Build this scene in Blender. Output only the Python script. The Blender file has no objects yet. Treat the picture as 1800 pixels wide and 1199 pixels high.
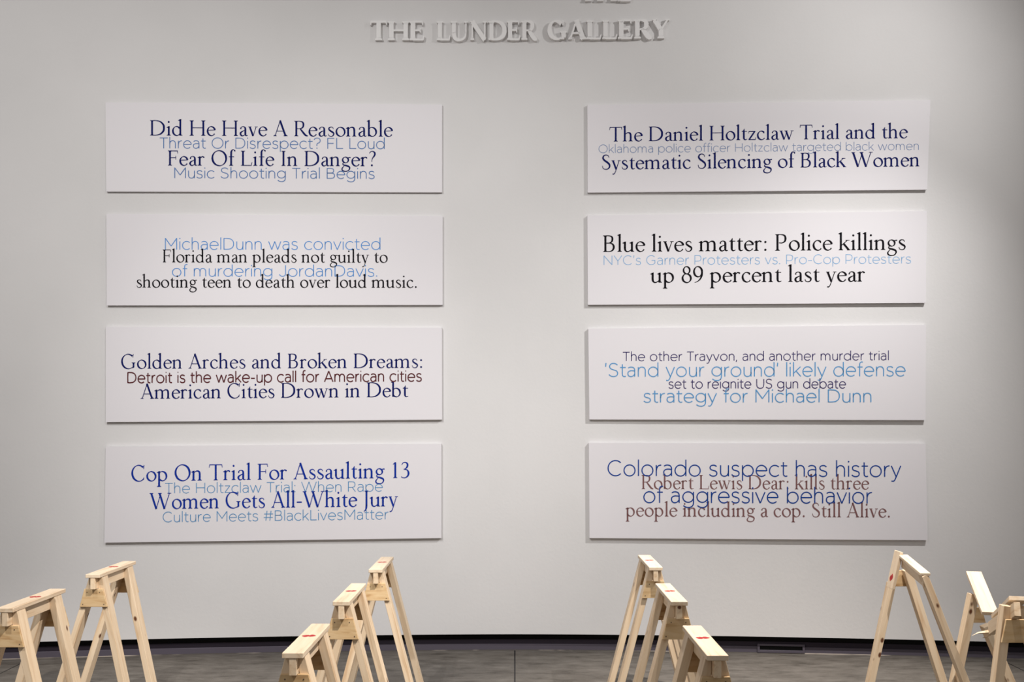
import bpy, bmesh, math, random
from mathutils import Vector, Matrix
random.seed(7)
C = bpy.context.scene.collection
SC = bpy.context.scene

# ------------------------------------------------------------------ camera
F = 1800.0                      # focal length in pixels of the 1800 px wide frame
VX, VY = 905.0, 740.0           # where the horizontal, wall-perpendicular lines vanish
EYE = 1.65
cam_d = bpy.data.cameras.new('camera'); cam = bpy.data.objects.new('camera', cam_d); C.objects.link(cam)
cam_d.sensor_width = 36.0; cam_d.lens = 36.0
cam_d.shift_x = (900.0 - VX) / 1800.0
cam_d.shift_y = (VY - 599.5) / 1800.0
cam.location = (0, 0, EYE); cam.rotation_euler = (math.pi / 2, 0, 0)
SC.camera = cam

# ------------------------------------------------------------------ light
SC.view_settings.view_transform = 'Standard'
SC.view_settings.look = 'None'
SC.view_settings.exposure = 0.0
SC.view_settings.gamma = 1.0
SC.view_settings.use_curve_mapping = False
w = bpy.data.worlds.new('world'); SC.world = w; w.use_nodes = True
w.node_tree.nodes['Background'].inputs[0].default_value = (1.0, 0.95, 0.91, 1)
w.node_tree.nodes['Background'].inputs[1].default_value = 0.30

def spot(name, loc, tgt, power, size, blend, col, radius=0.05):
    d = bpy.data.lights.new(name, 'SPOT'); o = bpy.data.objects.new(name, d); C.objects.link(o)
    d.energy = power; d.spot_size = math.radians(size); d.spot_blend = blend; d.color = col
    d.shadow_soft_size = radius
    o.location = loc
    o.rotation_euler = (Vector(tgt) - Vector(loc)).to_track_quat('-Z', 'Y').to_euler()
    return o
WHITE = (1.0, 0.985, 0.97)
WARM = (1.0, 0.92, 0.84)
# track lights washing the wall
for loc, tx, tz, power, size in (
        ((-2.60, 1.83, 5.00), -3.08, 1.34, 453, 103.8), ((3.53, 4.60, 5.01), 1.01, 0.20, 640, 65.9),
        ((0.30, 2.51, 5.02), -1.00, 1.81, 300, 65.6), ((-2.60, 2.96, 5.90), -1.31, 0.53, 462, 42.3),
        ((-2.60, 1.80, 5.14), -1.89, 3.78, 153, 103.4), ((3.20, 4.60, 5.00), 1.68, 3.55, 226, 86.2)):
    spot('ceiling_spot', loc, (tx, 7.2, tz), power, size, 1.0, WHITE, 0.03)
# track lights on the sawhorses
spot('ceiling_spot', (1.9, 2.5, 5.6), (-2.1, 4.6, -0.4), 1900, 40, 0.5, WARM, 0.04)
spot('ceiling_spot', (1.5, 4.5, 5.7), (1.7, 4.9, 0.6), 1600, 52, 0.6, WARM, 0.04)

# ------------------------------------------------------------------ helpers
def at(px, py, Y):
    return Vector(((px - VX) * Y / F, Y, EYE - (py - VY) * Y / F))
WALL_Y = 1800.0 / 246.0
def wall_y(u):                  # the wall bows in gently towards both ends
    return WALL_Y / (1 + 0.04 * abs(u) ** 1.7)
def at_wall(px, py, off=0.0):
    return at(px, py, wall_y((px - VX) / 900.0) - off)

def link(o, parent=None):
    C.objects.link(o)
    if parent is not None: o.parent = parent
    return o
def mesh_obj(name, verts, faces, mat, parent=None):
    me = bpy.data.meshes.new(name); me.from_pydata([tuple(v) for v in verts], [], faces); me.update()
    me.materials.append(mat)
    return link(bpy.data.objects.new(name, me), parent)
def bm_obj(name, bm, mat, parent=None):
    bmesh.ops.recalc_face_normals(bm, faces=bm.faces[:])
    me = bpy.data.meshes.new(name); bm.to_mesh(me); bm.free()
    me.materials.append(mat)
    return link(bpy.data.objects.new(name, me), parent)
def thing(name, label, cat, loc, group=None):
    o = bpy.data.objects.new(name, None); C.objects.link(o); o.location = loc
    o.empty_display_size = 0.1
    o['label'] = label; o['category'] = cat
    if group: o['group'] = group
    return o
def struct(o):
    o['kind'] = 'structure'; return o
def dup(root, label):
    r = root.copy(); C.objects.link(r); r['label'] = label
    for ch in list(root.children):
        c = ch.copy(); C.objects.link(c); c.parent = r
        for g in list(ch.children):
            d = g.copy(); C.objects.link(d); d.parent = c
    return r

# ------------------------------------------------------------------ materials
def new_mat(name):
    m = bpy.data.materials.new(name); m.use_nodes = True
    nt = m.node_tree; return m, nt, nt.nodes['Principled BSDF']
def plain(name, col, rough=0.6, spec=0.3):
    m, nt, b = new_mat(name)
    b.inputs['Base Color'].default_value = (*col, 1); b.inputs['Roughness'].default_value = rough
    b.inputs['Specular IOR Level'].default_value = spec
    return m
def N(nt, t, **kw):
    n = nt.nodes.new(t)
    for k, v in kw.items(): setattr(n, k, v)
    return n
def ramp(nt, stops):
    r = N(nt, 'ShaderNodeValToRGB'); e = r.color_ramp.elements
    while len(e) < len(stops): e.new(0.5)
    for i, (p, c) in enumerate(stops):
        e[i].position = p; e[i].color = (*c, 1) if len(c) == 3 else c
    return r
def mapping(nt, src, scale, coord='Object', rnd=False):
    tc = N(nt, 'ShaderNodeTexCoord'); mp = N(nt, 'ShaderNodeMapping')
    mp.inputs['Scale'].default_value = scale
    vec = tc.outputs[coord]
    if rnd:
        oi = N(nt, 'ShaderNodeObjectInfo'); mu = N(nt, 'ShaderNodeMath', operation='MULTIPLY'); mu.inputs[1].default_value = 37.0
        nt.links.new(oi.outputs['Random'], mu.inputs[0])
        ad = N(nt, 'ShaderNodeVectorMath', operation='ADD')
        nt.links.new(vec, ad.inputs[0]); nt.links.new(mu.outputs[0], ad.inputs[1]); vec = ad.outputs[0]
    nt.links.new(vec, mp.inputs['Vector'])
    return mp.outputs['Vector']

def mat_wall():
    m, nt, b = new_mat('wall_paint')
    b.inputs['Roughness'].default_value = 0.75; b.inputs['Specular IOR Level'].default_value = 0.2
    v = mapping(nt, None, (1, 1, 1))
    n1 = N(nt, 'ShaderNodeTexNoise'); n1.inputs['Scale'].default_value = 1.3; n1.inputs['Detail'].default_value = 4
    nt.links.new(v, n1.inputs['Vector'])
    r = ramp(nt, [(0.35, (0.658, 0.646, 0.642)), (0.65, (0.688, 0.674, 0.671))])
    nt.links.new(n1.outputs['Fac'], r.inputs['Fac']); nt.links.new(r.outputs['Color'], b.inputs['Base Color'])
    n2 = N(nt, 'ShaderNodeTexNoise'); n2.inputs['Scale'].default_value = 45; n2.inputs['Detail'].default_value = 6
    nt.links.new(v, n2.inputs['Vector'])
    bp = N(nt, 'ShaderNodeBump'); bp.inputs['Strength'].default_value = 0.12; bp.inputs['Distance'].default_value = 0.006
    nt.links.new(n2.outputs['Fac'], bp.inputs['Height']); nt.links.new(bp.outputs['Normal'], b.inputs['Normal'])
    return m
def mat_floor():
    m, nt, b = new_mat('concrete')
    b.inputs['Roughness'].default_value = 0.55; b.inputs['Specular IOR Level'].default_value = 0.3
    v = mapping(nt, None, (1.3, 3.4, 1))
    n1 = N(nt, 'ShaderNodeTexNoise'); n1.inputs['Scale'].default_value = 3.4; n1.inputs['Detail'].default_value = 12; n1.inputs['Roughness'].default_value = 0.70
    nt.links.new(v, n1.inputs['Vector'])
    r = ramp(nt, [(0.30, (0.045, 0.039, 0.032)), (0.45, (0.098, 0.087, 0.075)), (0.60, (0.135, 0.122, 0.107)), (0.8, (0.19, 0.175, 0.158))])
    nt.links.new(n1.outputs['Fac'], r.inputs['Fac'])
    # saw-cut joints
    tc = N(nt, 'ShaderNodeTexCoord'); sp = N(nt, 'ShaderNodeSeparateXYZ'); nt.links.new(tc.outputs['Object'], sp.inputs[0])
    prev = r.outputs['Color']
    for x0 in (0.0, -3.36, 3.36):
        s = N(nt, 'ShaderNodeMath', operation='SUBTRACT'); s.inputs[1].default_value = x0; nt.links.new(sp.outputs['X'], s.inputs[0])
        a = N(nt, 'ShaderNodeMath', operation='ABSOLUTE'); nt.links.new(s.outputs[0], a.inputs[0])
        l = N(nt, 'ShaderNodeMath', operation='LESS_THAN'); l.inputs[1].default_value = 0.0045; nt.links.new(a.outputs[0], l.inputs[0])
        mx = N(nt, 'ShaderNodeMixRGB'); mx.inputs[2].default_value = (0.008, 0.007, 0.007, 1)
        nt.links.new(l.outputs[0], mx.inputs[0]); nt.links.new(prev, mx.inputs[1]); prev = mx.outputs[0]
    nt.links.new(prev, b.inputs['Base Color'])
    bp = N(nt, 'ShaderNodeBump'); bp.inputs['Strength'].default_value = 0.15; bp.inputs['Distance'].default_value = 0.004
    nt.links.new(n1.outputs['Fac'], bp.inputs['Height']); nt.links.new(bp.outputs['Normal'], b.inputs['Normal'])
    return m
def mat_wood(name, light, mid, dark, gscale=1.0, knots=True):
    m, nt, b = new_mat(name)
    b.inputs['Roughness'].default_value = 0.55; b.inputs['Specular IOR Level'].default_value = 0.25
    v = mapping(nt, None, (2.0 * gscale, 26, 26), rnd=True)
    n1 = N(nt, 'ShaderNodeTexNoise'); n1.inputs['Scale'].default_value = 1.6; n1.inputs['Detail'].default_value = 3; n1.inputs['Distortion'].default_value = 0.6
    nt.links.new(v, n1.inputs['Vector'])
    r = ramp(nt, [(0.30, dark), (0.45, mid), (0.62, light)])
    nt.links.new(n1.outputs['Fac'], r.inputs['Fac'])
    out = r.outputs['Color']
    # slow tone drift from board to board
    oi = N(nt, 'ShaderNodeObjectInfo'); hs = N(nt, 'ShaderNodeHueSaturation')
    mr = N(nt, 'ShaderNodeMapRange'); mr.inputs['To Min'].default_value = 0.93; mr.inputs['To Max'].default_value = 1.05
    nt.links.new(oi.outputs['Random'], mr.inputs['Value']); nt.links.new(mr.outputs[0], hs.inputs['Value'])
    nt.links.new(out, hs.inputs['Color']); out = hs.outputs['Color']
    if knots:
        vk = mapping(nt, None, (6.5, 11, 11), rnd=True)
        vo = N(nt, 'ShaderNodeTexVoronoi'); vo.inputs['Scale'].default_value = 1.0; vo.inputs['Randomness'].default_value = 1.0
        nt.links.new(vk, vo.inputs['Vector'])
        kr = ramp(nt, [(0.0, (1, 1, 1)), (0.07, (1, 1, 1)), (0.13, (0, 0, 0))])
        nt.links.new(vo.outputs['Distance'], kr.inputs['Fac'])
        mx = N(nt, 'ShaderNodeMixRGB'); mx.inputs[2].default_value = (0.12, 0.045, 0.02, 1)
        nt.links.new(kr.outputs['Color'], mx.inputs[0]); nt.links.new(out, mx.inputs[1]); out = mx.outputs[0]
    nt.links.new(out, b.inputs['Base Color'])
    return m
M_WALL = mat_wall(); M_FLOOR = mat_floor()
M_PINE = mat_wood('pine', (0.76, 0.61, 0.44), (0.72, 0.56, 0.385), (0.60, 0.42, 0.26))
M_TOP = mat_wood('planed_pine', (0.74, 0.61, 0.46), (0.71, 0.575, 0.42), (0.62, 0.46, 0.31), 1.0, False)
M_PLY = mat_wood('plywood', (0.68, 0.50, 0.29), (0.62, 0.43, 0.23), (0.47, 0.28, 0.13), 2.2, False)
M_RED = plain('red_paint', (0.40, 0.008, 0.010), 0.5)
M_SCREW = plain('screw_steel', (0.10, 0.07, 0.05), 0.5)
M_BOARD = plain('board_white', (0.725, 0.70, 0.725), 0.55, 0.3)
M_LETTER = plain('letter_white', (0.78, 0.765, 0.76), 0.5, 0.3)
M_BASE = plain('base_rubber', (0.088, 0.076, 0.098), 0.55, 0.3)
M_BASE_SHADE = plain('base_shaded', (0.026, 0.020, 0.030), 0.6, 0.2)  # base colour darkened to carry the half shade below the wall lip
M_VENT = plain('vent_metal', (0.09, 0.078, 0.10), 0.5, 0.3)
M_DARK = plain('vent_and_shade_dark', (0.01, 0.01, 0.01), 0.8, 0.1)  # vent inside, and the painted deep shade at the top of the recess
def mat_caulk():
    m, nt, b = new_mat('caulk'); b.inputs['Roughness'].default_value = 0.8
    v = mapping(nt, None, (1.1, 1, 1))
    n1 = N(nt, 'ShaderNodeTexNoise'); n1.inputs['Scale'].default_value = 2.0; n1.inputs['Detail'].default_value = 5
    nt.links.new(v, n1.inputs['Vector'])
    r = ramp(nt, [(0.50, (0.05, 0.042, 0.036)), (0.62, (0.30, 0.26, 0.22))])
    nt.links.new(n1.outputs['Fac'], r.inputs['Fac']); nt.links.new(r.outputs['Color'], b.inputs['Base Color'])
    return m
M_CAULK = mat_caulk()

# ------------------------------------------------------------------ setting
def strip(name, us, prof, mat):
    """sweep a (depth offset, z) profile along the bowed wall line"""
    V, Fc = [], []; n = len(prof)
    for u in us:
        for off, z in prof:
            Y = wall_y(u); V.append((u * 900 / F * Y, Y - off, z))
    for i in range(len(us) - 1):
        for j in range(n):
            a = i * n + j; b_ = i * n + (j + 1) % n
            Fc.append((a, b_, b_ + n, a + n))
    Fc.append(tuple(range(n))); Fc.append(tuple(range((len(us) - 1) * n, len(us) * n))[::-1])
    o = mesh_obj(name, V, Fc, mat)
    bm = bmesh.new(); bm.from_mesh(o.data); bmesh.ops.recalc_face_normals(bm, faces=bm.faces[:]); bm.to_mesh(o.data); bm.free()
    return struct(o)
US = [-1.5 + 3.0 * i / 60 for i in range(61)]
WB = EYE - (1115 - VY) / 246.0
wall = strip('wall_back', US, [(0, WB), (0, 5.4), (-0.25, 5.4), (-0.25, 0.0), (-0.068, 0.0), (-0.068, WB)], M_WALL)
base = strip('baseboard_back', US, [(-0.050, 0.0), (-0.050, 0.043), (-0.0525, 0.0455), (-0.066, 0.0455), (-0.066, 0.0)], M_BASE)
shade_mid = strip('base_shade_mid', US, [(-0.0555, 0.0460), (-0.0555, 0.080), (-0.066, 0.080), (-0.066, 0.0460)], M_BASE_SHADE)  # middle shade band of the recess, painted as a darker strip
shade_top = strip('base_shade_top', US, [(-0.0605, 0.0805), (-0.0605, WB), (-0.066, WB), (-0.066, 0.0805)], M_DARK)  # deep shade under the wall's overhang, put in as a black strip
caulk = strip('trim_1', US, [(-0.044, 0.0), (-0.048, 0.005), (-0.052, 0.005), (-0.052, 0.0)], M_CAULK)
fl = mesh_obj('floor', [(-6, -2.5, 0), (6, -2.5, 0), (6, 7.7, 0), (-6, 7.7, 0), (-6, -2.5, -.1), (6, -2.5, -.1), (6, 7.7, -.1), (-6, 7.7, -.1)],
              [(0, 1, 2, 3), (7, 6, 5, 4), (0, 4, 5, 1), (1, 5, 6, 2), (2, 6, 7, 3), (3, 7, 4, 0)], M_FLOOR)
struct(fl)

def box_bm(sx, sy, sz, c=(0, 0, 0), bev=0.0015):
    bm = bmesh.new(); bmesh.ops.create_cube(bm, size=1.0)
    for v in bm.verts: v.co = Vector((v.co.x * sx + c[0], v.co.y * sy + c[1], v.co.z * sz + c[2]))
    if bev: bmesh.ops.bevel(bm, geom=bm.edges[:], offset=bev, segments=1, affect='EDGES')
    return bm
def prism(pts, y0, y1, bev=0.0012):
    """polygon in x,z extruded along y"""
    bm = bmesh.new()
    a = [bm.verts.new((x, y0, z)) for x, z in pts]; b_ = [bm.verts.new((x, y1, z)) for x, z in pts]
    bm.faces.new(a); bm.faces.new(b_[::-1]); n = len(pts)
    for i in range(n): bm.faces.new((a[i], b_[i], b_[(i + 1) % n], a[(i + 1) % n]))
    if bev: bmesh.ops.bevel(bm, geom=bm.edges[:], offset=bev, segments=1, affect='EDGES')
    return bm

# vent frame let into the base
pv = at_wall(1376, 1146, 0)
vt = thing('base_vent', 'dark rectangular vent in the black base of the wall, right of center', 'vent', (pv.x, pv.y + 0.052, 0.0))
vrz = math.atan2(at_wall(1417, 1146).y - at_wall(1335, 1146).y, at_wall(1417, 1146).x - at_wall(1335, 1146).x)
vt.rotation_euler.z = vrz
W_, H_ = 0.33, 0.066
fb = bmesh.new()
for (sx, sz, cx, cz) in ((W_, .018, 0, .013), (W_, .014, 0, H_ - .007), (.016, H_ - .032, -W_ / 2 + .008, H_ / 2 + .004), (.016, H_ - .032, W_ / 2 - .008, H_ / 2 + .004)):
    t = box_bm(sx, .012, sz, (cx, -0.006, cz), 0.001); me = bpy.data.meshes.new('t'); t.to_mesh(me); t.free(); fb.from_mesh(me); bpy.data.meshes.remove(me)
bm_obj('vent_frame', fb, M_VENT, vt)
bm_obj('vent_grille', box_bm(W_ - .03, .003, H_ - .03, (0, -0.0017, H_ / 2 + .004), 0), M_DARK, vt)

# ------------------------------------------------------------------ lettering pens
class Pen:
    T0, N0 = 68.0, 26.0
    def __init__(s, T=68, Nn=26, kx=1.0, mono=None):
        s.T, s.N, s.kx, s.mono = T, Nn, kx, mono; s.P = []
    def m(s, w):
        if s.mono: return s.mono
        return max(8, s.N + (w - s.N0) / (s.T0 - s.N0) * (s.T - s.N))
    def poly(s, pts): s.P.append([(x * s.kx, y) for x, y in pts])
    def rib(s, pts):                # pts: (x, y, real width), x already scaled
        n = len(pts); Lf, Rt = [], []
        for i, (x, y, w_) in enumerate(pts):
            x0, y0 = pts[max(0, i - 1)][:2]; x1, y1 = pts[min(n - 1, i + 1)][:2]
            dx, dy = x1 - x0, y1 - y0; l = math.hypot(dx, dy) or 1
            nx, ny = -dy / l * w_ / 2, dx / l * w_ / 2
            Lf.append((x + nx, y + ny)); Rt.append((x - nx, y - ny))
        for i in range(n - 1): s.P.append([Lf[i], Rt[i], Rt[i + 1], Lf[i + 1]])
    def k(s, pts, sub=6):           # smooth stroke through points (x, y[, w])
        p = [(q[0] * s.kx, q[1], s.m(q[2] if len(q) > 2 else 40)) for q in pts]; out = []
        n = len(p)
        for i in range(n - 1):
            a, b_, c_, d = p[max(0, i - 1)], p[i], p[i + 1], p[min(n - 1, i + 2)]
            for j in range(sub):
                t = j / sub; t2, t3 = t * t, t * t * t
                out.append(tuple(0.5 * (2 * b_[q] + (c_[q] - a[q]) * t + (2 * a[q] - 5 * b_[q] + 4 * c_[q] - d[q]) * t2 + (3 * b_[q] - a[q] - 3 * c_[q] + d[q]) * t3) for q in (0, 1, 2)))
        out.append(p[-1]); s.rib(out)
    def l(s, x0, y0, x1, y1, w0=40, w1=None):
        s.rib([(x0 * s.kx, y0, s.m(w0)), (x1 * s.kx, y1, s.m(w0 if w1 is None else w1))])
    def h(s, x0, x1, y, w_=26): s.l(x0, y, x1, y, w_)
    def arc(s, cx, cy, rx, ry, a0, a1, T=68, Nn=26, stress=20):
        out = []; n = max(8, int(abs(a1 - a0) / 9))
        for i in range(n + 1):
            a = a0 + (a1 - a0) * i / n; r = math.radians(a)
            w_ = Nn + (T - Nn) * abs(math.cos(math.radians(a - stress))) ** 1.4
            w_ = s.m(w_)
            ww = w_ / 2
            # keep the outer edge fixed when the pen gets heavier
            ex = 0 if s.mono else max(0, (w_ - 68) / 2)
            out.append(((cx) * s.kx + (rx * s.kx - ex) * math.cos(r), cy + (ry - max(0, (w_ - 40) / 2 if not s.mono else 0) * abs(math.sin(r))) * math.sin(r), w_))
        s.rib(out)
    def dot(s, x, y, r):
        if not s.mono and s.T > 100: r *= 1.5
        s.P.append([(x * s.kx + r * math.cos(i * math.pi / 7), y + r * math.sin(i * math.pi / 7)) for i in range(14)])
    def ser(s, x, y, up=1, hl=None, hr=None, w_=68):   # bracketed slab serif at the end of a stem
        w2 = s.m(w_) / 2; X = x * s.kx; t = s.m(24) * 0.85 * up; b_ = 34 * up
        hl = (w2 + 48) if hl is None else hl; hr = (w2 + 48) if hr is None else hr
        s.P.append([(X - hl, y), (X + hr, y), (X + hr, y + t), (X - hl, y + t)])
        s.P.append([(X - w2 - 22, y + t), (X + w2 + 22, y + t), (X + w2, y + t + b_), (X - w2, y + t + b_)])
    def st(s, x, y0, y1, bot='s', top='s', w_=68):
        w2 = s.m(w_) / 2; X = x * s.kx
        s.P.append([(X - w2, y0), (X + w2, y0), (X + w2, y1), (X - w2, y1)])
        if bot == 's': s.ser(x, y0, 1, w_=w_)
        if bot == 'r': s.ser(x, y0, 1, hl=w2, w_=w_)
        if top == 's': s.ser(x, y1, -1, w_=w_)
        if top == 'f': s.P.append([(X - w2 - 58, y1 - 46), (X + w2, y1 + 14), (X + w2, y1 - 60), (X - w2, y1 - 74), (X - w2 - 54, y1 - 60)])

def serif_glyphs():
    G = {}
    def g(ch, adv):
        def deco(fn): G[ch] = (adv, fn); return fn
        return deco
    # ---- lower case
    @g('a', 400)
    def _(p):
        p.k([(80, 322, 34), (115, 372, 30), (190, 396, 26), (262, 362, 52), (282, 285, 68), (282, 95, 68), (300, 30, 50), (345, 14, 30), (385, 38, 16)])
        p.k([(285, 245, 20), (185, 208, 32), (95, 150, 56), (75, 88, 66), (110, 22, 50), (165, 6, 36), (235, 36, 26), (285, 85, 20)]); p.dot(88, 318, 30)
    @g('b', 480)
    def _(p): p.st(85, 10, 700, '', 'f'); p.arc(225, 198, 175, 192, 145, -150)
    @g('c', 400)
    def _(p): p.arc(225, 198, 170, 195, 48, 322); p.dot(332, 318, 28)
    @g('d', 500)
    def _(p): p.arc(215, 196, 165, 194, 40, 320); p.st(370, 0, 700, 'r', 'f')
    @g('e', 410)
    def _(p): p.arc(218, 198, 165, 195, 14, 326); p.l(58, 232, 384, 246, 24)
    @g('f', 300)
    def _(p): p.k([(300, 650, 40), (250, 692, 28), (190, 680, 44), (148, 600, 66), (142, 500, 68), (142, 40, 68)]); p.st(142, 0, 60, 's', ''); p.h(40, 270, 388, 24); p.dot(300, 648, 30)
    @g('g', 430)
    def _(p):
        p.arc(195, 268, 125, 124, 0, 360, 60, 26)
        p.k([(125, 160, 26), (78, 100, 34), (120, 52, 46), (240, 22, 60), (350, -28, 60), (372, -105, 46), (310, -195, 34), (190, -222, 32), (75, -190, 44), (45, -115, 44), (90, -40, 30), (140, 10, 20)])
        p.k([(285, 345, 22), (340, 372, 30), (415, 372, 44)])
    @g('h', 490)
    def _(p): p.st(90, 0, 700, 's', 'f'); p.k([(95, 290, 22), (150, 352, 28), (235, 390, 40), (320, 365, 60), (352, 280, 68), (352, 30, 68)]); p.st(352, 0, 60, 's', '')
    @g('i', 235)
    def _(p): p.st(112, 0, 398, 's', 'f'); p.dot(108, 580, 42)
    @g('k', 470)
    def _(p): p.st(90, 0, 700, 's', 'f'); p.l(110, 190, 345, 385, 26); p.h(270, 430, 390, 20); p.l(195, 262, 400, 8, 66); p.h(330, 470, 10, 20)
    @g('l', 228)
    def _(p): p.st(112, 0, 700, 's', 'f')
    @g('m', 755)
    def _(p):
        p.st(90, 0, 398, 's', 'f')
        for o in (0, 262): p.k([(95 + o, 290, 22), (150 + o, 352, 28), (235 + o, 390, 40), (320 + o, 365, 60), (352 + o, 280, 68), (352 + o, 30, 68)]); p.st(352 + o, 0, 60, 's', '')
    @g('n', 490)
    def _(p): p.st(90, 0, 398, 's', 'f'); p.k([(95, 290, 22), (150, 352, 28), (235, 390, 40), (320, 365, 60), (352, 280, 68), (352, 30, 68)]); p.st(352, 0, 60, 's', '')
    @g('o', 465)
    def _(p): p.arc(232, 197, 182, 194, 0, 360)
    @g('p', 490)
    def _(p): p.st(95, -240, 398, 's', 'f'); p.arc(235, 198, 175, 192, 145, -150)
    @g('r', 335)
    def _(p): p.st(92, 0, 398, 's', 'f'); p.k([(95, 275, 22), (145, 350, 30), (205, 388, 38), (265, 370, 44)]); p.dot(268, 362, 32)
    @g('s', 345)
    def _(p): p.k([(272, 318, 20), (240, 378, 26), (165, 396, 32), (90, 355, 46), (88, 285, 54), (170, 218, 64), (268, 155, 58), (285, 88, 50), (235, 18, 34), (150, 4, 28), (78, 38, 24), (55, 112, 18)])
    @g('t', 300)
    def _(p):
        p.k([(135, 400, 68), (135, 115, 68), (155, 42, 54), (205, 12, 36), (285, 42, 16)]); p.h(40, 275, 386, 24)
        p.poly([(40, 380), (169, 380), (169, 510), (152, 510), (101, 425)])
    @g('u', 485)
    def _(p): p.st(90, 130, 398, '', 'f'); p.k([(90, 180, 68), (98, 85, 64), (145, 20, 46), (220, 10, 34), (300, 55, 26), (360, 115, 20)]); p.st(365, 0, 398, 'r', 'f')
    @g('v', 420)
    def _(p): p.l(70, 392, 212, 0, 66); p.l(212, 0, 345, 392, 24); p.h(8, 145, 390, 20); p.h(280, 412, 390, 20)
    @g('w', 650)
    def _(p):
        for o in (0, 225): p.l(70 + o, 392, 212 + o, 0, 64); p.l(212 + o, 0, 340 + o, 392, 24)
        p.h(8, 145, 390, 20); p.h(225, 365, 390, 20); p.h(505, 637, 390, 20)
    @g('y', 425)
    def _(p): p.l(70, 392, 218, 0, 66); p.k([(348, 392, 24), (218, 0, 26), (160, -150, 28), (110, -205, 36), (55, -205, 44)]); p.h(8, 145, 390, 20); p.h(282, 415, 390, 20)
    @g('z', 400)
    def _(p): p.l(325, 385, 70, 15, 56); p.h(60, 350, 380, 30); p.l(62, 392, 50, 290, 18); p.h(45, 350, 16, 30); p.l(350, 6, 370, 115, 18)
    # ---- capitals
    @g('A', 640)
    def _(p): p.l(308, 655, 92, 10, 28); p.l(300, 668, 540, 0, 70); p.h(165, 440, 212, 26); p.ser(88, 0, w_=26, hl=70, hr=70); p.ser(540, 0, w_=70)
    @g('B', 575)
    def _(p):
        p.st(125, 0, 650); p.k([(125, 633, 28), (270, 633, 30), (375, 592, 52), (402, 500, 64), (370, 402, 50), (280, 352, 28), (150, 346, 24)])
        p.k([(150, 346, 24), (310, 346, 30), (420, 290, 56), (455, 182, 68), (412, 72, 52), (305, 18, 30), (125, 16, 26)])
    @g('C', 640)
    def _(p): p.arc(340, 325, 285, 328, 50, 318, 72); p.l(545, 500, 560, 655, 20, 30); p.l(560, 165, 545, 105, 10, 24)
    @g('D', 725)
    def _(p): p.st(125, 0, 650); p.k([(125, 634, 28), (310, 634, 30), (490, 580, 50), (605, 455, 70), (628, 325, 74), (605, 195, 70), (490, 75, 52), (310, 17, 30), (125, 16, 28)])
    def ebar(p, top=True, bot=True):
        p.st(125, 0, 650, 's' , 's')
        p.h(125, 445, 634, 28); p.l(440, 648, 462, 520, 26, 18); p.h(125, 375, 336, 26); p.l(378, 420, 378, 255, 20)
        if bot: p.h(125, 480, 16, 28); p.l(470, 2, 505, 145, 26, 18)
    @g('E', 555)
    def _(p): ebar(p)
    @g('F', 510)
    def _(p): ebar(p, bot=False)
    @g('G', 720)
    def _(p): p.arc(345, 325, 290, 328, 50, 300, 72); p.l(552, 500, 566, 655, 20, 30); p.st(580, 60, 285, '', 's', 64); p.k([(480, 38, 26), (540, 52, 34), (580, 75, 60)])
    @g('H', 745)
    def _(p): p.st(125, 0, 650); p.st(620, 0, 650); p.h(125, 620, 335, 26)
    @g('I', 310)
    def _(p): p.st(155, 0, 650)
    @g('J', 310)
    def _(p): p.st(165, 40, 650, '', 's'); p.k([(165, 80, 68), (158, -40, 66), (120, -140, 40), (50, -195, 20)])
    @g('L', 545)
    def _(p): p.st(125, 0, 650); p.h(125, 490, 16, 28); p.l(478, 2, 518, 160, 26, 18)
    @g('N', 750)
    def _(p): p.st(130, 0, 650, 's', 's', 28); p.st(615, 0, 650, '', 's', 28); p.l(128, 640, 612, 5, 70)
    @g('O', 745)
    def _(p): p.arc(372, 325, 305, 328, 0, 360, 74)
    @g('P', 555)
    def _(p): p.st(125, 0, 650); p.k([(125, 633, 28), (275, 633, 30), (400, 592, 54), (440, 478, 68), (405, 362, 52), (300, 305, 30), (185, 310, 22)])
    @g('R', 625)
    def _(p): p.st(125, 0, 650); p.k([(125, 633, 28), (275, 633, 30), (395, 592, 54), (432, 488, 68), (398, 378, 52), (300, 325, 30), (150, 322, 24)]); p.k([(285, 325, 40), (400, 180, 66), (520, 45, 66), (620, 10, 30)])
    @g('S', 475)
    def _(p): p.k([(372, 515, 18), (345, 595, 26), (255, 642, 32), (150, 615, 46), (102, 515, 62), (160, 412, 66), (290, 318, 70), (385, 220, 66), (390, 105, 54), (310, 22, 36), (205, 8, 28), (110, 52, 24), (75, 165, 18)])
    @g('T', 630)
    def _(p): p.st(315, 0, 650, 's', ''); p.h(45, 585, 634, 30); p.l(62, 650, 38, 520, 26, 16); p.l(568, 650, 592, 520, 26, 16)
    @g('U', 710)
    def _(p): p.st(125, 240, 650, '', 's'); p.k([(125, 260, 68), (145, 110, 64), (230, 22, 48), (350, 2, 36), (480, 35, 30), (570, 130, 28), (590, 260, 26)]); p.st(590, 240, 650, '', 's', 28)
    @g('W', 965)
    def _(p):
        p.l(78, 640, 295, 0, 72); p.l(295, 0, 490, 640, 26); p.l(440, 640, 655, 0, 72); p.l(655, 0, 870, 640, 26)
        p.h(5, 165, 640, 22); p.h(375, 535, 640, 22); p.h(790, 950, 640, 22)
    @g('Y', 620)
    def _(p): p.l(95, 640, 310, 290, 70); p.l(535, 640, 318, 290, 28); p.st(312, 0, 310, 's', ''); p.h(15, 175, 640, 22); p.h(460, 610, 640, 22)
    # ---- figures and points
    @g('1', 400)
    def _(p): p.st(210, 0, 640, 's', ''); p.k([(110, 560, 20), (170, 600, 28), (225, 640, 40)])
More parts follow.
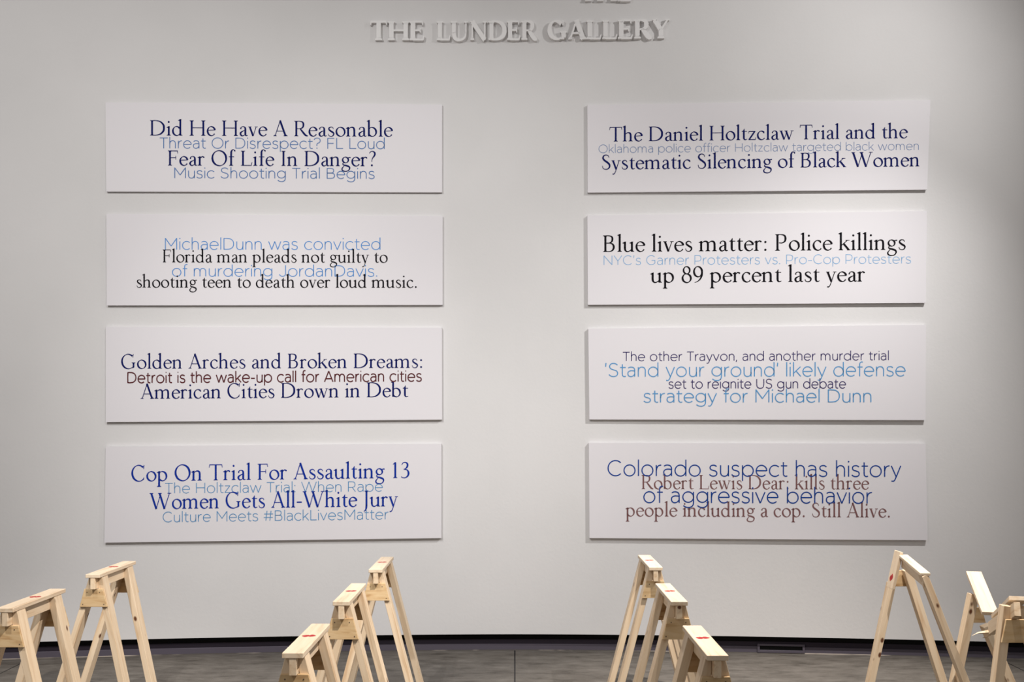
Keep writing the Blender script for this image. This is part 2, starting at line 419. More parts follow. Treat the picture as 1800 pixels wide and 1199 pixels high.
    @g('3', 440)
    def _(p): p.k([(85, 535, 22), (140, 615, 28), (240, 636, 36), (325, 572, 60), (315, 455, 58), (235, 375, 30), (165, 352, 22)]); p.k([(190, 355, 24), (310, 325, 42), (372, 215, 68), (345, 90, 58), (240, 12, 34), (130, 12, 28), (60, 55, 26)])
    @g('8', 450)
    def _(p): p.arc(222, 490, 122, 148, 0, 360, 56, 30); p.arc(225, 172, 165, 178, 0, 360, 64, 28)
    @g('9', 450)
    def _(p): p.arc(220, 430, 160, 208, 0, 360, 64, 28); p.k([(378, 410, 60), (365, 270, 62), (300, 130, 46), (200, 40, 28), (90, 0, 18)])
    @g('?', 370)
    def _(p): p.k([(60, 555, 24), (110, 625, 28), (205, 642, 36), (288, 575, 62), (275, 465, 58), (205, 370, 36), (168, 285, 26), (160, 185, 20)]); p.dot(162, 40, 45)
    @g('.', 220)
    def _(p): p.dot(105, 38, 46)
    @g(':', 230)
    def _(p): p.dot(110, 38, 44); p.dot(110, 345, 44)
    @g('-', 300)
    def _(p): p.h(40, 260, 215, 46)
    G[' '] = (230, lambda p: None)
    return G

def sans_glyphs():
    G = {}
    def g(ch, adv):
        def deco(fn): G[ch] = (adv, fn); return fn
        return deco
    def stm(p, x, y0, y1): p.l(x, y0, x, y1)
    def arch(p, o=0): p.k([(80 + o, 240), (92 + o, 340), (150 + o, 430), (250 + o, 462), (350 + o, 430), (402 + o, 350), (410 + o, 250), (410 + o, 120), (410 + o, 0)])
    @g('a', 485)
    def _(p): p.k([(85, 415), (150, 452), (240, 462), (340, 432), (392, 345), (395, 240), (395, 120), (395, 0)]); p.k([(395, 275), (300, 290), (190, 285), (95, 235), (70, 140), (110, 45), (205, 5), (310, 35), (395, 125)])
    @g('b', 590)
    def _(p): stm(p, 80, 0, 690); p.arc(305, 233, 225, 230, 0, 360)
    @g('c', 500)
    def _(p): p.arc(285, 233, 225, 230, 44, 316)
    @g('d', 590)
    def _(p): stm(p, 510, 0, 690); p.arc(285, 233, 225, 230, 0, 360)
    @g('e', 560)
    def _(p): p.arc(285, 233, 222, 230, 0, 316); p.h(65, 507, 238)
    @g('f', 300)
    def _(p): p.k([(285, 682), (220, 688), (160, 650), (138, 560), (138, 400), (138, 0)]); p.h(35, 275, 445)
    @g('g', 595)
    def _(p): p.arc(290, 245, 225, 218, 0, 360); p.k([(512, 463), (512, 250), (512, 10), (480, -110), (385, -180), (270, -192), (165, -165), (85, -110)])
    @g('h', 500)
    def _(p): stm(p, 80, 0, 690); arch(p)
    @g('i', 162)
    def _(p): stm(p, 81, 0, 463); p.dot(81, 628, 34)
    @g('k', 460)
    def _(p): stm(p, 80, 0, 690); p.l(80, 150, 405, 463); p.l(195, 262, 425, 0)
    @g('l', 165)
    def _(p): stm(p, 82, 0, 690)
    @g('m', 800)
    def _(p):
        stm(p, 80, 0, 463)
        for o in (0, 310): p.k([(80 + o, 250), (95 + o, 350), (150 + o, 435), (232 + o, 462), (330 + o, 425), (384 + o, 340), (390 + o, 240), (390 + o, 0)])
    @g('n', 500)
    def _(p): stm(p, 80, 0, 463); arch(p)
    @g('o', 585)
    def _(p): p.arc(292, 233, 230, 230, 0, 360)
    @g('p', 590)
    def _(p): stm(p, 80, -190, 463); p.arc(305, 233, 225, 230, 0, 360)
    @g('r', 320)
    def _(p): stm(p, 80, 0, 463); p.k([(80, 220), (105, 340), (170, 430), (285, 462)])
    @g('s', 430)
    def _(p): p.k([(355, 405), (290, 450), (205, 462), (110, 430), (82, 345), (130, 275), (225, 242), (325, 205), (365, 125), (330, 40), (225, 5), (130, 22), (55, 75)])
    @g('t', 335)
    def _(p): p.k([(142, 600), (142, 445), (142, 140), (165, 45), (235, 8), (305, 25)]); p.h(35, 300, 445)
    @g('u', 500)
    def _(p): stm(p, 420, 0, 463); p.k([(420, 223), (408, 123), (350, 33), (250, 2), (150, 33), (98, 113), (90, 213), (90, 340), (90, 463)])
    @g('v', 475)
    def _(p): p.l(40, 463, 238, 0); p.l(435, 463, 238, 0)
    @g('w', 740)
    def _(p): p.l(40, 463, 210, 0); p.l(370, 463, 210, 0); p.l(370, 463, 530, 0); p.l(700, 463, 530, 0)
    @g('y', 475)
    def _(p): p.l(40, 463, 245, 0); p.k([(435, 463), (245, 0), (195, -115), (135, -180), (45, -175)])
    @g('z', 430)
    def _(p): p.h(55, 375, 443); p.h(45, 385, 20); p.l(365, 443, 60, 20)
    @g('A', 640)
    def _(p): p.l(320, 650, 45, 0); p.l(320, 650, 595, 0); p.h(125, 515, 190)
    @g('B', 590)
    def _(p): stm(p, 90, 0, 650); p.k([(90, 630), (300, 630), (420, 600), (460, 490), (420, 380), (300, 345), (90, 345)]); p.k([(90, 345), (320, 345), (470, 300), (510, 185), (460, 60), (320, 20), (90, 20)])
    @g('C', 670)
    def _(p): p.arc(375, 325, 310, 318, 45, 315)
    @g('D', 690)
    def _(p): stm(p, 90, 0, 650); p.k([(90, 630), (270, 630), (440, 600), (570, 490), (610, 325), (570, 160), (440, 50), (270, 20), (90, 20)])
    @g('F', 520)
    def _(p): stm(p, 90, 0, 650); p.h(90, 470, 630); p.h(90, 430, 325)
    @g('G', 720)
    def _(p): p.arc(375, 325, 310, 318, 45, 318); p.h(400, 625, 310); p.l(612, 310, 612, 100)
    @g('H', 690)
    def _(p): stm(p, 90, 0, 650); stm(p, 600, 0, 650); p.h(90, 600, 330)
    @g('J', 480)
    def _(p): p.k([(385, 650), (385, 400), (385, 190), (350, 60), (230, 8), (120, 40), (50, 125)])
    @g('L', 490)
    def _(p): stm(p, 90, 0, 650); p.h(90, 460, 20)
    @g('M', 790)
    def _(p): stm(p, 90, 0, 650); stm(p, 700, 0, 650); p.l(90, 640, 395, 190); p.l(700, 640, 395, 190)
    @g('N', 710)
    def _(p): stm(p, 90, 0, 650); stm(p, 620, 0, 650); p.l(90, 640, 620, 10)
    @g('O', 760)
    def _(p): p.arc(380, 325, 318, 318, 0, 360)
    @g('P', 570)
    def _(p): stm(p, 90, 0, 650); p.k([(90, 630), (310, 630), (450, 585), (500, 440), (450, 290), (310, 240), (90, 240)])
    @g('R', 600)
    def _(p): stm(p, 90, 0, 650); p.k([(90, 630), (310, 630), (450, 590), (495, 455), (450, 320), (310, 270), (90, 270)]); p.l(330, 270, 525, 0)
    @g('S', 560)
    def _(p): p.k([(470, 555), (390, 620), (275, 642), (150, 605), (98, 490), (150, 390), (280, 335), (420, 285), (480, 175), (430, 55), (290, 8), (160, 35), (65, 110)])
    @g('T', 540)
    def _(p): stm(p, 270, 0, 650); p.h(35, 505, 630)
    @g('U', 680)
    def _(p): p.k([(85, 650), (85, 400), (90, 240), (150, 70), (340, 5), (530, 70), (590, 240), (595, 400), (595, 650)])
    @g('W', 990)
    def _(p): p.l(40, 650, 275, 0); p.l(495, 650, 275, 0); p.l(495, 650, 715, 0); p.l(950, 650, 715, 0)
    @g('Y', 600)
    def _(p): p.l(40, 650, 300, 270); p.l(560, 650, 300, 270); stm(p, 300, 0, 270)
    @g('?', 480)
    def _(p): p.k([(50, 545), (120, 620), (235, 645), (360, 605), (405, 490), (360, 380), (250, 320), (215, 260), (215, 170)]); p.dot(215, 35, 36)
    @g('.', 190)
    def _(p): p.dot(90, 32, 36)
    @g(',', 190)
    def _(p): p.dot(90, 32, 34); p.l(100, 30, 60, -90, 30)
    @g(':', 190)
    def _(p): p.dot(90, 32, 36); p.dot(90, 420, 36)
    @g("'", 170)
    def _(p): p.l(95, 660, 75, 480)
    @g('-', 350)
    def _(p): p.h(50, 300, 240)
    @g('#', 660)
    def _(p): p.l(240, 640, 165, 10); p.l(490, 640, 415, 10); p.h(60, 620, 430); p.h(40, 600, 210)
    G[' '] = (270, lambda p: None)
    return G
SERIF = serif_glyphs(); SANS = sans_glyphs()

def layout(text, font, pen_args):
    """polygons of a line of text in font units, with its true ink extent"""
    x = 0.0; polys = []
    for ch in text:
        adv, fn = font[ch]; p = Pen(**pen_args); fn(p)
        for q in p.P: polys.append([(a + x, b_) for a, b_ in q])
        x += adv * p.kx
    xs = [a for q in polys for a, _ in q]
    return polys, min(xs), max(xs)

# ------------------------------------------------------------------ text panels
def ink(name, col): return plain(name, col, 0.6, 0.05)
INK = {
    'navy': ink('ink_navy', (0.004, 0.009, 0.10)),
    'royal': ink('ink_royal', (0.006, 0.030, 0.29)),
    'blue': ink('ink_blue', (0.008, 0.05, 0.27)),
    'black': ink('ink_black', (0.006, 0.005, 0.008)),
    'brown': ink('ink_brown', (0.10, 0.025, 0.028)),
    'rose': ink('ink_rose', (0.20, 0.10, 0.10)),
    'steel': ink('ink_steel', (0.09, 0.19, 0.42)),
    'sky': ink('ink_sky', (0.10, 0.27, 0.60)),
    'pale': ink('ink_pale', (0.25, 0.43, 0.66)),
    'mist': ink('ink_mist', (0.22, 0.29, 0.46)),
    'cerulean': ink('ink_cerulean', (0.09, 0.29, 0.56)),
    'teal': ink('ink_teal', (0.10, 0.27, 0.50)),
    'indigo': ink('ink_indigo', (0.045, 0.035, 0.13)),
}
OFF = 0.024                       # panel front stands this far off the wall
def add_panel(corners, label, lines):
    (xl, yl), (xr, yr), (xR, yR), (xL, yL) = corners
    c = (at_wall(xl, yl, OFF) + at_wall(xr, yr, OFF) + at_wall(xR, yR, OFF) + at_wall(xL, yL, OFF)) / 4
    root = thing('text_panel', label, 'sign', c, 'printed text panels on the wall')
    bm = bmesh.new(); NS = 16; ring = []
    for i in range(NS + 1):
        t = i / NS
        q = []
        for (px, py) in ((xl + (xr - xl) * t, yl + (yr - yl) * t), (xL + (xR - xL) * t, yL + (yR - yL) * t)):
            P = at_wall(px, py, OFF) - c
            q += [bm.verts.new(P), bm.verts.new(P + Vector((0, OFF - 0.002, 0)))]
        ring.append(q)                                    # top front, top back, bottom front, bottom back
    for a, b_ in zip(ring, ring[1:]):
        for k0, k1 in ((0, 2), (2, 3), (3, 1), (1, 0)): bm.faces.new((a[k0], a[k1], b_[k1], b_[k0]))
    for q in (ring[0], ring[-1]): bm.faces.new((q[0], q[1], q[3], q[2]))
    bm_obj('panel_board', bm, M_BOARD, root)
    for i, (txt, style, col, x0, x1, y0, y1, cap, lab) in enumerate(lines):
        font = SERIF if style == 'serif' else SANS
        args = {'serif': dict(T=80, Nn=32), 'light': dict(mono=47), 'book': dict(mono=58), 'grotesk': dict(mono=74)}[style]
        polys, xa, xb = layout(txt, font, args)
        V, Fc = [], []
        for q in polys:
            Fc.append(tuple(range(len(V), len(V) + len(q))))
            for a_, b2 in q:
                f = (a_ - xa) / (xb - xa)
                V.append(at_wall(x0 + (x1 - x0) * f, y0 + (y1 - y0) * f - b2 * cap / 650.0, OFF + 0.0008 + 0.0003 * i) - c)
        o = mesh_obj('text_line', V, Fc, INK[col], root)
        if lab: o['label'] = lab
    return root

panels = [
 ([(185.5, 180), (777, 183.8), (777, 338), (186.8, 336.6)],
  'top white panel of the left column, navy serif lines asking about a reasonable fear', [
  ('Did He Have A Reasonable', 'serif', 'navy', 263.7, 691, 238.3, 240.3, 27, 'navy serif line'),
  ('Threat Or Disrespect? FL Loud', 'light', 'steel', 280.6, 676.1, 260.8, 261.8, 19, 'blue thin sans serif line'),
  ('Fear Of Life In Danger?', 'serif', 'navy', 295.2, 660.5, 291, 292.3, 26.5, 'navy serif line'),
  ('Music Shooting Trial Begins', 'light', 'steel', 306.4, 658.5, 313, 314.3, 18.5, 'blue thin sans serif line')]),
 ([(187, 376), (778, 380), (778, 536), (187.5, 536.8)],
  'second white panel of the left column, black serif lines between sky blue lines', [
  ('MichaelDunn was convicted', 'light', 'sky', 290, 668.7, 438.8, 439, 20.3, 'sky blue thin sans serif line'),
  ('of murdering JordanDavis.', 'light', 'sky', 302.3, 663.2, 485.9, 486.2, 19.8, 'sky blue thin sans serif line'),
  ('Florida man pleads not guilty to', 'serif', 'black', 286, 681.5, 461.2, 461.8, 22.4, 'black serif line'),
  ('shooting teen to death over loud music.', 'serif', 'black', 240.3, 732.4, 505.5, 505.9, 22.3, 'black serif line')]),
 ([(186, 574.5), (776.7, 576), (777, 737.8), (186, 742)],
  'third white panel of the left column, one brown line between navy lines', [
  ('Golden Arches and Broken Dreams:', 'serif', 'navy', 212.9, 741.9, 648.4, 646.7, 25.5, 'navy serif line'),
  ('American Cities Drown in Debt', 'serif', 'navy', 247.1, 717.8, 701.2, 697.8, 26, 'navy serif line'),
  ('Detroit is the wake-up call for American cities', 'grotesk', 'brown', 223.7, 741.5, 673.4, 670.4, 19, 'brown sans serif line')]),
 ([(186, 785), (775.8, 780), (775.8, 946), (183.4, 954)],
  'bottom white panel of the left column, in royal blue and pale blue letters', [
  ('The Holtzclaw Trial: When Rape', 'light', 'teal', 290.1, 673, 867.3, 863.9, 18, 'pale blue thin sans serif line'),
  ('Culture Meets #BlackLivesMatter', 'light', 'teal', 286, 682.9, 918, 912.8, 18, 'pale blue thin sans serif line'),
  ('Cop On Trial For Assaulting 13', 'serif', 'royal', 230.8, 719.8, 846.2, 840.1, 28, 'royal blue serif line'),
  ('Women Gets All-White Jury', 'serif', 'royal', 263, 699.5, 895, 890, 28, 'royal blue serif line')]),
 ([(1032.5, 184.3), (1635.5, 176), (1629.7, 333.3), (1033, 338.4)],
  'top white panel of the right column, small grey blue line between navy lines', [
  ('Oklahoma police officer Holtzclaw targeted black women', 'light', 'mist', 1052.3, 1615, 269, 263.4, 14.5, 'small grey blue sans serif line'),
  ('The Daniel Holtzclaw Trial and the', 'serif', 'navy', 1071.1, 1596.2, 248.9, 242.8, 25.5, 'navy serif line'),
  ('Systematic Silencing of Black Women', 'serif', 'navy', 1058.5, 1616, 298, 292.3, 25.8, 'navy serif line')]),
 ([(1032.5, 378.6), (1629, 371), (1627.5, 532.4), (1033.5, 535.8)],
  'second white panel of the right column, black serif lines and one pale line', [
  ("NYC's Garner Protesters vs. Pro-Cop Protesters", 'light', 'pale', 1061.2, 1601.4, 465.8, 463, 16.4, 'pale blue sans serif line'),
  ('Blue lives matter: Police killings', 'serif', 'black', 1060.2, 1592.1, 442.9, 439, 29, 'black serif line'),
  ('up 89 percent last year', 'serif', 'black', 1142.9, 1520.4, 496.9, 494.8, 28.5, 'black serif line')]),
 ([(1034, 577.6), (1627.7, 571), (1627, 738.6), (1036, 737.5)],
  'third white panel of the right column, indigo and light blue sans serif lines', [
  ('The other Trayvon, and another murder trial', 'book', 'indigo', 1095, 1562.4, 634.7, 633, 16, 'small indigo sans serif line'),
  ("'Stand your ground' likely defense", 'light', 'cerulean', 1063.6, 1592.1, 662.4, 661.3, 23.8, 'light blue sans serif line'),
  ('set to reignite US gun debate', 'book', 'indigo', 1175.3, 1487.3, 682.9, 682.5, 16.4, 'small indigo sans serif line'),
  ('strategy for Michael Dunn', 'light', 'cerulean', 1131.3, 1531.7, 707.5, 707.1, 22.5, 'light blue sans serif line')]),
 ([(1035, 778.5), (1627, 780), (1630.4, 949.7), (1036.3, 946)],
  'bottom white panel of the right column, strong blue lines over rose brown lines', [
  ('Robert Lewis Dear: kills three', 'serif', 'rose', 1127.8, 1528.2, 859.9, 860.5, 25, 'rose brown serif line'),
  ('people including a cop. Still Alive.', 'serif', 'rose', 1099.5, 1564.1, 907.7, 909.7, 25, 'rose brown serif line'),
  ('Colorado suspect has history', 'light', 'blue', 1068, 1584.3, 836.6, 838.3, 27.3, 'strong blue sans serif line'),
  ('of aggressive behavior', 'light', 'blue', 1130.9, 1533, 883.8, 885.1, 27.3, 'strong blue sans serif line')]),
]
for p in panels: add_panel(*p)

# ------------------------------------------------------------------ raised wall letters
def raised(words, label):
    mid = (words[0][1] + words[-1][2]) / 2
    c = at_wall(mid, words[0][3], 0)
    root = thing('wall_lettering', label, 'sign', c)
    for txt, x0, x1, y0, y1, cap in words:
        args = dict(T=178, Nn=62, kx=1.15)
        _, xa, xb = layout(txt, SERIF, args)
        x = 0.0
        for ch in txt:
            adv, fn = SERIF[ch]; p = Pen(**args); fn(p)
            bm = bmesh.new()
            for k_, q in enumerate(p.P):
                fr = []
                for a_, b2 in q:
                    f = (a_ + x - xa) / (xb - xa)
                    px = x0 + (x1 - x0) * f; py = y0 + (y1 - y0) * f - b2 * cap / 650.0
                    fr.append(px_ := (px, py))
                a = [bm.verts.new(at_wall(px, py, 0.032) - c) for px, py in fr]
                b_ = [bm.verts.new(at_wall(px, py, 0.032) - c + Vector((0, 0.0315, 0))) for px, py in fr]
                try:
                    bm.faces.new(a); bm.faces.new(b_[::-1])
                except ValueError: pass
                nn = len(fr)
                for i in range(nn): bm.faces.new((a[i], b_[i], b_[(i + 1) % nn], a[(i + 1) % nn]))
            bm_obj('letter', bm, M_LETTER, root)
            x += adv * p.kx
    return root
raised([('THE', 650.6, 746.0, 70.2, 70.2, 33), ('LUNDER', 767.8, 944.5, 70.2, 69.6, 33), ('GALLERY', 962.4, 1177, 69.4, 66.8, 33)],
       'raised white capital letters spelling the gallery name high on the wall')
raised([('THE', 1020.0, 1110.0, 1.6, 1.4, 33)],
       'feet of raised white letters cut off at the top edge of the picture')

# ------------------------------------------------------------------ sawhorses
HT = 0.81; LEN = 0.538; SPL = 0.262
RW, RH = 0.027, 0.063           # rail
TW, TT = 0.078, 0.0197           # top board
LT, LW = 0.034, 0.079           # leg thickness (across) and width (along)
OVH = 0.042
def oriented(name, bm, mat, parent, P0, xdir, zdir):
    """object whose local X is the grain direction"""
    x = xdir.normalized(); y = zdir.cross(x).normalized(); z = x.cross(y)
    M = Matrix((x, y, z)).transposed().to_4x4(); M.translation = P0
    o = bm_obj(name, bm, mat, parent); o.matrix_local = M
    return o
def board(name, mat, parent, P0, P1, wy, wz, zdir, bev=0.0015):
    """straight board from P0 to P1, section wy x wz, wz along zdir"""
    P0, P1 = Vector(P0), Vector(P1); L = (P1 - P0).length
    return oriented(name, box_bm(L, wy, wz, (L / 2, 0, 0), bev), mat, parent, P0, P1 - P0, Vector(zdir))
def leg_obj(parent, sx, yc, z1, foot, mat=M_PINE, splay=SPL, lean=0.0):
    """leg in sawhorse space: plumb cut against the rail, level cut at the floor; foot = z of the floor"""
    # section in x,z (leg plane), width along y.  inner face touches the rail side at its top
    xi = RW / 2 * sx; t = LT / math.cos(math.atan(splay))
    zt = z1; h = zt - foot
    xo_b = (RW / 2 + h * splay) * sx
    # corners: plumb cut where the leg meets the rail
    zc = zt - 0.052
    pts = [(xi + sx * 0.0008, zt), (xi + sx * min(t, 0.022), zt), ((RW / 2 + t + (zt - foot) * splay - 0.014) * sx, foot), ((RW / 2 + (zt - foot) * splay - 0.014) * sx, foot), (xi + sx * 0.0008, zc)]
    bm = bmesh.new()
    a = [bm.verts.new((x, yc - LW / 2, z)) for x, z in pts]; b_ = [bm.verts.new((x, yc + LW / 2, z)) for x, z in pts]
    bm.faces.new(a); bm.faces.new(b_[::-1]); n = len(pts)
    for i in range(n): bm.faces.new((a[i], b_[i], b_[(i + 1) % n], a[(i + 1) % n]))
    for v in bm.verts: v.co.y += lean * (zt - v.co.z)
    bmesh.ops.bevel(bm, geom=bm.edges[:], offset=0.0015, segments=1, affect='EDGES')
    # re-express with the grain (local X) running down the leg
    d = Vector((sx * splay, lean, -1)).normalized(); x = d; y = Vector((0, 1, 0)); y = (y - x * y.dot(x)).normalized(); z = x.cross(y)
    R = Matrix((x, y, z)).transposed().to_4x4(); R.translation = Vector((xi, yc, zt))
    bm.transform(R.inverted())
    o = bm_obj('leg', bm, mat, parent); o.matrix_local = R
    return o
def gusset(parent, y0, y1, zt, zb, face):
    sp = SPL
    def hw(z): return RW / 2 + 0.020 + (HT - TT - z) * sp
    pts = [(-hw(zt), zt), (hw(zt), zt), (hw(zb), zb), (-hw(zb), zb)]
    zc = (zt + zb) / 2
    bm = prism([(x, z - zc) for x, z in pts], y0, y1)
    o = bm_obj('gusset', bm, M_PLY, parent); o.location = (0, 0, zc)
    yf = y0 if face < 0 else y1
    sb = bmesh.new()
    bmesh.ops.create_circle(sb, cap_ends=True, radius=0.0028, segments=10)
    bmesh.ops.rotate(sb, verts=sb.verts[:], matrix=Matrix.Rotation(math.pi / 2, 3, 'X'))
    r = bmesh.ops.extrude_face_region(sb, geom=sb.faces[:])
    bmesh.ops.translate(sb, vec=(0, 0.001 * face, 0), verts=[e for e in r['geom'] if isinstance(e, bmesh.types.BMVert)])
    s0 = None
    for sx in (-1, 1):
        for z, k_ in ((zt - 0.018, 0.62), (zb + 0.014, 0.8)):
            loc = (sx * hw(z) * k_, yf, z - zc)
            if s0 is None:
                s0 = bm_obj('screw', sb, M_SCREW, o); s0.location = loc
            else:
                s = s0.copy(); C.objects.link(s); s.parent = o; s.location = loc
    return o
def red_mark(parent_obj, cx, cy, z, w_=0.055, ang=0.0):
    """a two-lobed dash of red paint lying on a board, in the board's own x (along), y (across)"""
    bm = bmesh.new(); top, bot = [], []
    for i in range(17):
        t = i / 16; y = (t - .5) * w_
        hh = 0.020 * (math.sin(math.pi * t) ** 0.6) * (1 - 0.5 * math.exp(-((t - .5) / .09) ** 2)) + 0.0006
        s_ = 0.0025 * math.sin(2 * math.pi * t)
        top.append((s_ + hh, y)); bot.append((s_ - hh, y))
    pts = top + bot[::-1]
    ca, sa = math.cos(ang), math.sin(ang)
    a = [bm.verts.new((cx + x * ca - y * sa, cy + x * sa + y * ca, z + 0.0006)) for x, y in pts]
    b_ = [bm.verts.new((v.co.x, v.co.y, z + 0.0001)) for v in a]
    bm.faces.new(a); n = len(pts)
    for i in range(n): bm.faces.new((a[i], b_[i], b_[(i + 1) % n], a[(i + 1) % n]))
    return bm_obj('red_mark', bm, M_RED, parent_obj)

def sawhorse(label):
    """origin on the floor under the middle, beam along Y (front end at -Y)"""
    r = thing('sawhorse', label, 'sawhorse', (0, 0, 0), 'pine sawhorses in front of the wall')
    y0, y1 = -LEN / 2, LEN / 2
    tb = board('top_board', M_TOP, r, (0, y0, HT - TT / 2), (0, y1, HT - TT / 2), TW, TT, (0, 0, 1), 0.0018)
    red_mark(tb, LEN * 0.55, 0, TT / 2)
    board('rail', M_PINE, r, (0, y0 + 0.002, HT - TT - RH / 2 - .0003), (0, y1 - 0.002, HT - TT - RH / 2 - .0003), RW, RH, (0, 0, 1))
    for yc in (y0 + OVH + LW / 2, y1 - OVH - LW / 2):
        for sx in (-1, 1): leg_obj(r, sx, yc, HT - TT - 0.0005, 0.0)
    zt = HT - TT - RH - 0.002; zb = zt - 0.098
    gusset(r, y0 + OVH - 0.0125, y0 + OVH - 0.0005, zt, zb, -1)
    gusset(r, y1 - OVH + 0.0005, y1 - OVH + 0.0125, zt, zb, 1)
    return r

spots = [   # x, y of the front end, turn, label
 (-0.845, 6.207, 0.0, 'pine sawhorse farthest back in the row left of center, nearest the wall'),
 (-0.866, 5.10, 0.0, 'pine sawhorse in the middle of the row of three left of center'),
 (-0.862, 3.97, 0.0, 'pine sawhorse nearest the viewer in the row left of center, cut off below its gusset'),
 (-2.452, 4.92, 0.03, 'pine sawhorse at the left edge of the picture, nearer of the two there'),
 (-2.475, 6.00, 0.05, 'pine sawhorse standing behind the one at the left edge, under the left text panels'),
 (0.868, 6.30, 0.0, 'pine sawhorse farthest back in the row of three right of center'),
 (0.820, 5.10, 0.0, 'pine sawhorse in the middle of the row of three right of center'),
 (0.779, 3.93, 0.0, 'pine sawhorse nearest the viewer in the row right of center'),
]
first = None
for x, y, rz, lab in spots:
    if first is None: first = sawhorse(lab); o = first
    else: o = dup(first, lab)
    K = 0.84 / 0.90
    o.location = (x * K, y * K + LEN / 2, 0)
    if rz:                       # a little out of true: both leg pairs lean to one side
        for ch in o.children:
            if ch.name.startswith('gusset'): ch.location.x -= rz * 0.15
            if ch.name.startswith('leg'):
                side = 1 if ch.matrix_basis.translation.x > 0 else -1
                ch.matrix_basis = Matrix.Translation(ch.matrix_basis.translation) @ Matrix.Rotation(rz, 4, 'Y') @ Matrix.Translation(-ch.matrix_basis.translation) @ ch.matrix_basis @ Matrix.Diagonal((1 - side * 0.26 * rz, 1, 1, 1))

# ------------------------------------------------------------------ the two broken sawhorses on the right
def leg_bar(parent, A, B, Y, t, w_, yfix=0.0):
    """leg standing on the floor, its front-face centre line running through two sighted points at depth Y"""
    P, Q = at(A[0], A[1], Y), at(B[0], B[1], Y)
    d = (Q - P).normalized(); foot = P + d * ((P.z - 0.004) / -d.z)
    return board('leg', M_PINE, parent, P + Vector((0, w_ / 2, 0)) - parent.location, foot + Vector((0, w_ / 2, 0)) - parent.location, w_, t, (1, 0, 0))
def gusset_bar(parent, pts, Y, th):
    P = [at(x, y, Y) - parent.location for x, y in pts]
    cz = sum(p.z for p in P) / 4; cx = sum(p.x for p in P) / 4; y0 = P[0].y
    o = bm_obj('gusset', prism([(p.x - cx, p.z - cz) for p in P], 0, th), M_PLY, parent); o.location = (cx, y0, cz)
    return o
def splinter(parent, pts, r):
    bm = bmesh.new(); rings = []
    for i, p in enumerate(pts):
        rr = r * (1 - i / (len(pts) - 1)) + 0.0004
        rings.append([bm.verts.new(Vector(p) + Vector((0, math.cos(a) * rr * 1.6, math.sin(a) * rr))) for a in (0, 1.57, 3.14, 4.71)])
    for a, b_ in zip(rings, rings[1:]):
        for k in range(4): bm.faces.new((a[k], a[(k + 1) % 4], b_[(k + 1) % 4], b_[k]))
    bm.faces.new(rings[0]); bm.faces.new(rings[-1][::-1])
    return bm_obj('splinter', bm, M_PINE, parent)

# peaked one
r = thing('broken_sawhorse', 'sawhorse broken upward into a peak, under the lower right text panel', 'sawhorse', at(1600, 740, 5.7) * 1.0)
r.location.z = 0
o0 = r.location
leg_bar(r, (1569.5, 1026), (1532.5, 1199), 5.97, 0.040, 0.050)
leg_bar(r, (1596, 1002), (1659, 1199), 5.95, 0.044, 0.050)
leg_bar(r, (1626, 1012), (1671, 1127.6), 5.42, 0.036, 0.050)
gusset_bar(r, [(1571, 1003), (1600, 1003), (1612, 1031), (1564, 1031)], 6.01, 0.012)
a_, b_ = at(1580, 969, 5.88) - o0, at(1565.5, 1034, 5.88) - o0
tb = board('top_board', M_TOP, r, a_, b_, 0.088, 0.018, Vector((-1, 0, 0.3)), 0.0015)
red_mark(tb, (b_ - a_).length * 0.72, 0, 0.009, 0.045, 0.3)
a_, b_ = at(1587, 977, 5.86) - o0, at(1626.5, 1010, 5.42) - o0
board('top_board', M_TOP, r, a_, b_, 0.053, 0.015, (0, 0, 1))
nrm = (b_ - a_).normalized(); nrm = Vector((0, 0, 1)) - nrm * nrm.z
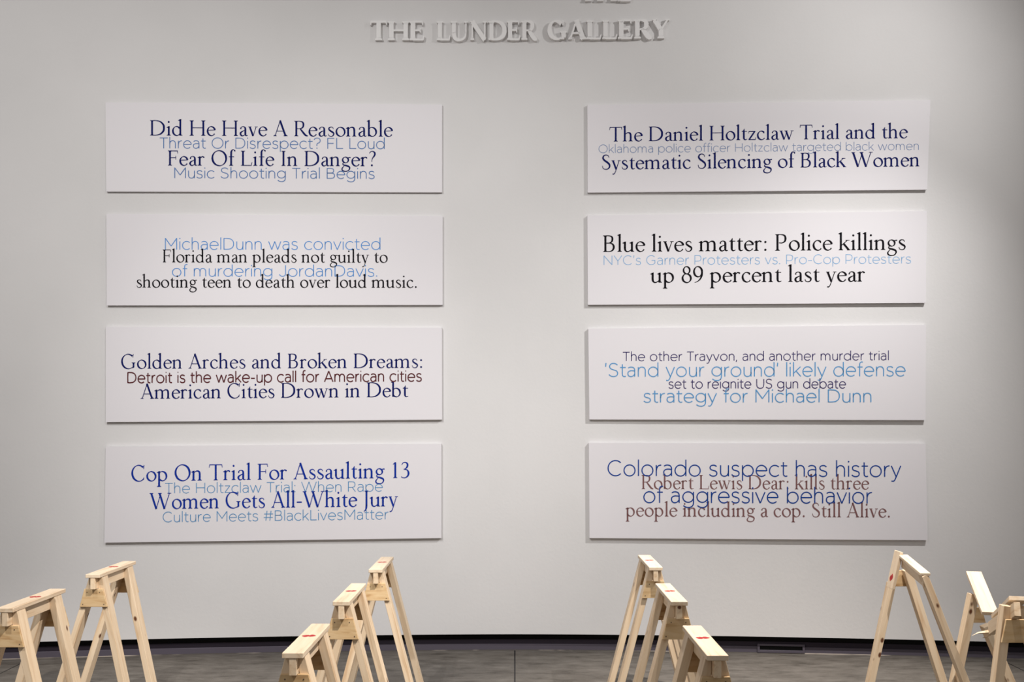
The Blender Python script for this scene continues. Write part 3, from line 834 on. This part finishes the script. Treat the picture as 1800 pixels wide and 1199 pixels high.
board('rail', M_PINE, r, a_ - nrm * 0.037 + (b_ - a_) * 0.02, b_ - nrm * 0.037, 0.019, 0.058, (0, 0, 1))

# sagging one
r = thing('broken_sawhorse', 'sawhorse snapped downward into a valley at the right edge, rail splintered', 'sawhorse', at(1745, 740, 5.15) * 1.0)
r.location.z = 0
o0 = r.location
leg_bar(r, (1714.5, 1046), (1683, 1199), 5.5, 0.043, 0.055)
leg_bar(r, (1736, 1101), (1776, 1194), 5.5, 0.043, 0.055)
leg_bar(r, (1773, 1066), (1757, 1199), 4.7, 0.042, 0.050)
leg_bar(r, (1800, 1070), (1817, 1135), 4.72, 0.042, 0.050)
gusset_bar(r, [(1769, 1089.5), (1812, 1089.5), (1823, 1130), (1761, 1130)], 4.68, 0.012)
gusset_bar(r, [(1709, 1068), (1726, 1068), (1733, 1095), (1702, 1095)], 5.58, 0.012)
a_, b_ = at(1711.4, 1007, 5.62) - o0, at(1740.5, 1079, 5.22) - o0
d_ = (b_ - a_).normalized()
up = Vector((0, 0, 1)); nrm = (up - d_ * up.dot(d_)).normalized()
board('top_board', M_TOP, r, a_, b_, 0.078, 0.0197, nrm)
board('rail', M_PINE, r, a_ - nrm * 0.042 + d_ * 0.02, b_ - nrm * 0.040 - d_ * 0.12, 0.027, 0.058, nrm)
a_, b_ = at(1790, 1052, 4.72) - o0, at(1757, 1084, 5.1) - o0
d_ = (b_ - a_).normalized(); nrm = (up - d_ * up.dot(d_)).normalized()
board('top_board', M_TOP, r, a_, b_, 0.078, 0.0197, nrm)
board('rail', M_PINE, r, at(1788.5, 1071, 4.63) - o0, at(1742, 1105, 5.12) - o0, 0.027, 0.063, nrm)
e_ = at(1741, 1110, 5.12) - o0
splinter(r, [e_, e_ + Vector((-.025, .01, -.006)), e_ + Vector((-.055, .015, -.010)), e_ + Vector((-.085, .02, -.026))], 0.011)
splinter(r, [e_ + Vector((0, 0, -.012)), e_ + Vector((-.02, .01, -.03)), e_ + Vector((-.035, .012, -.035))], 0.009)
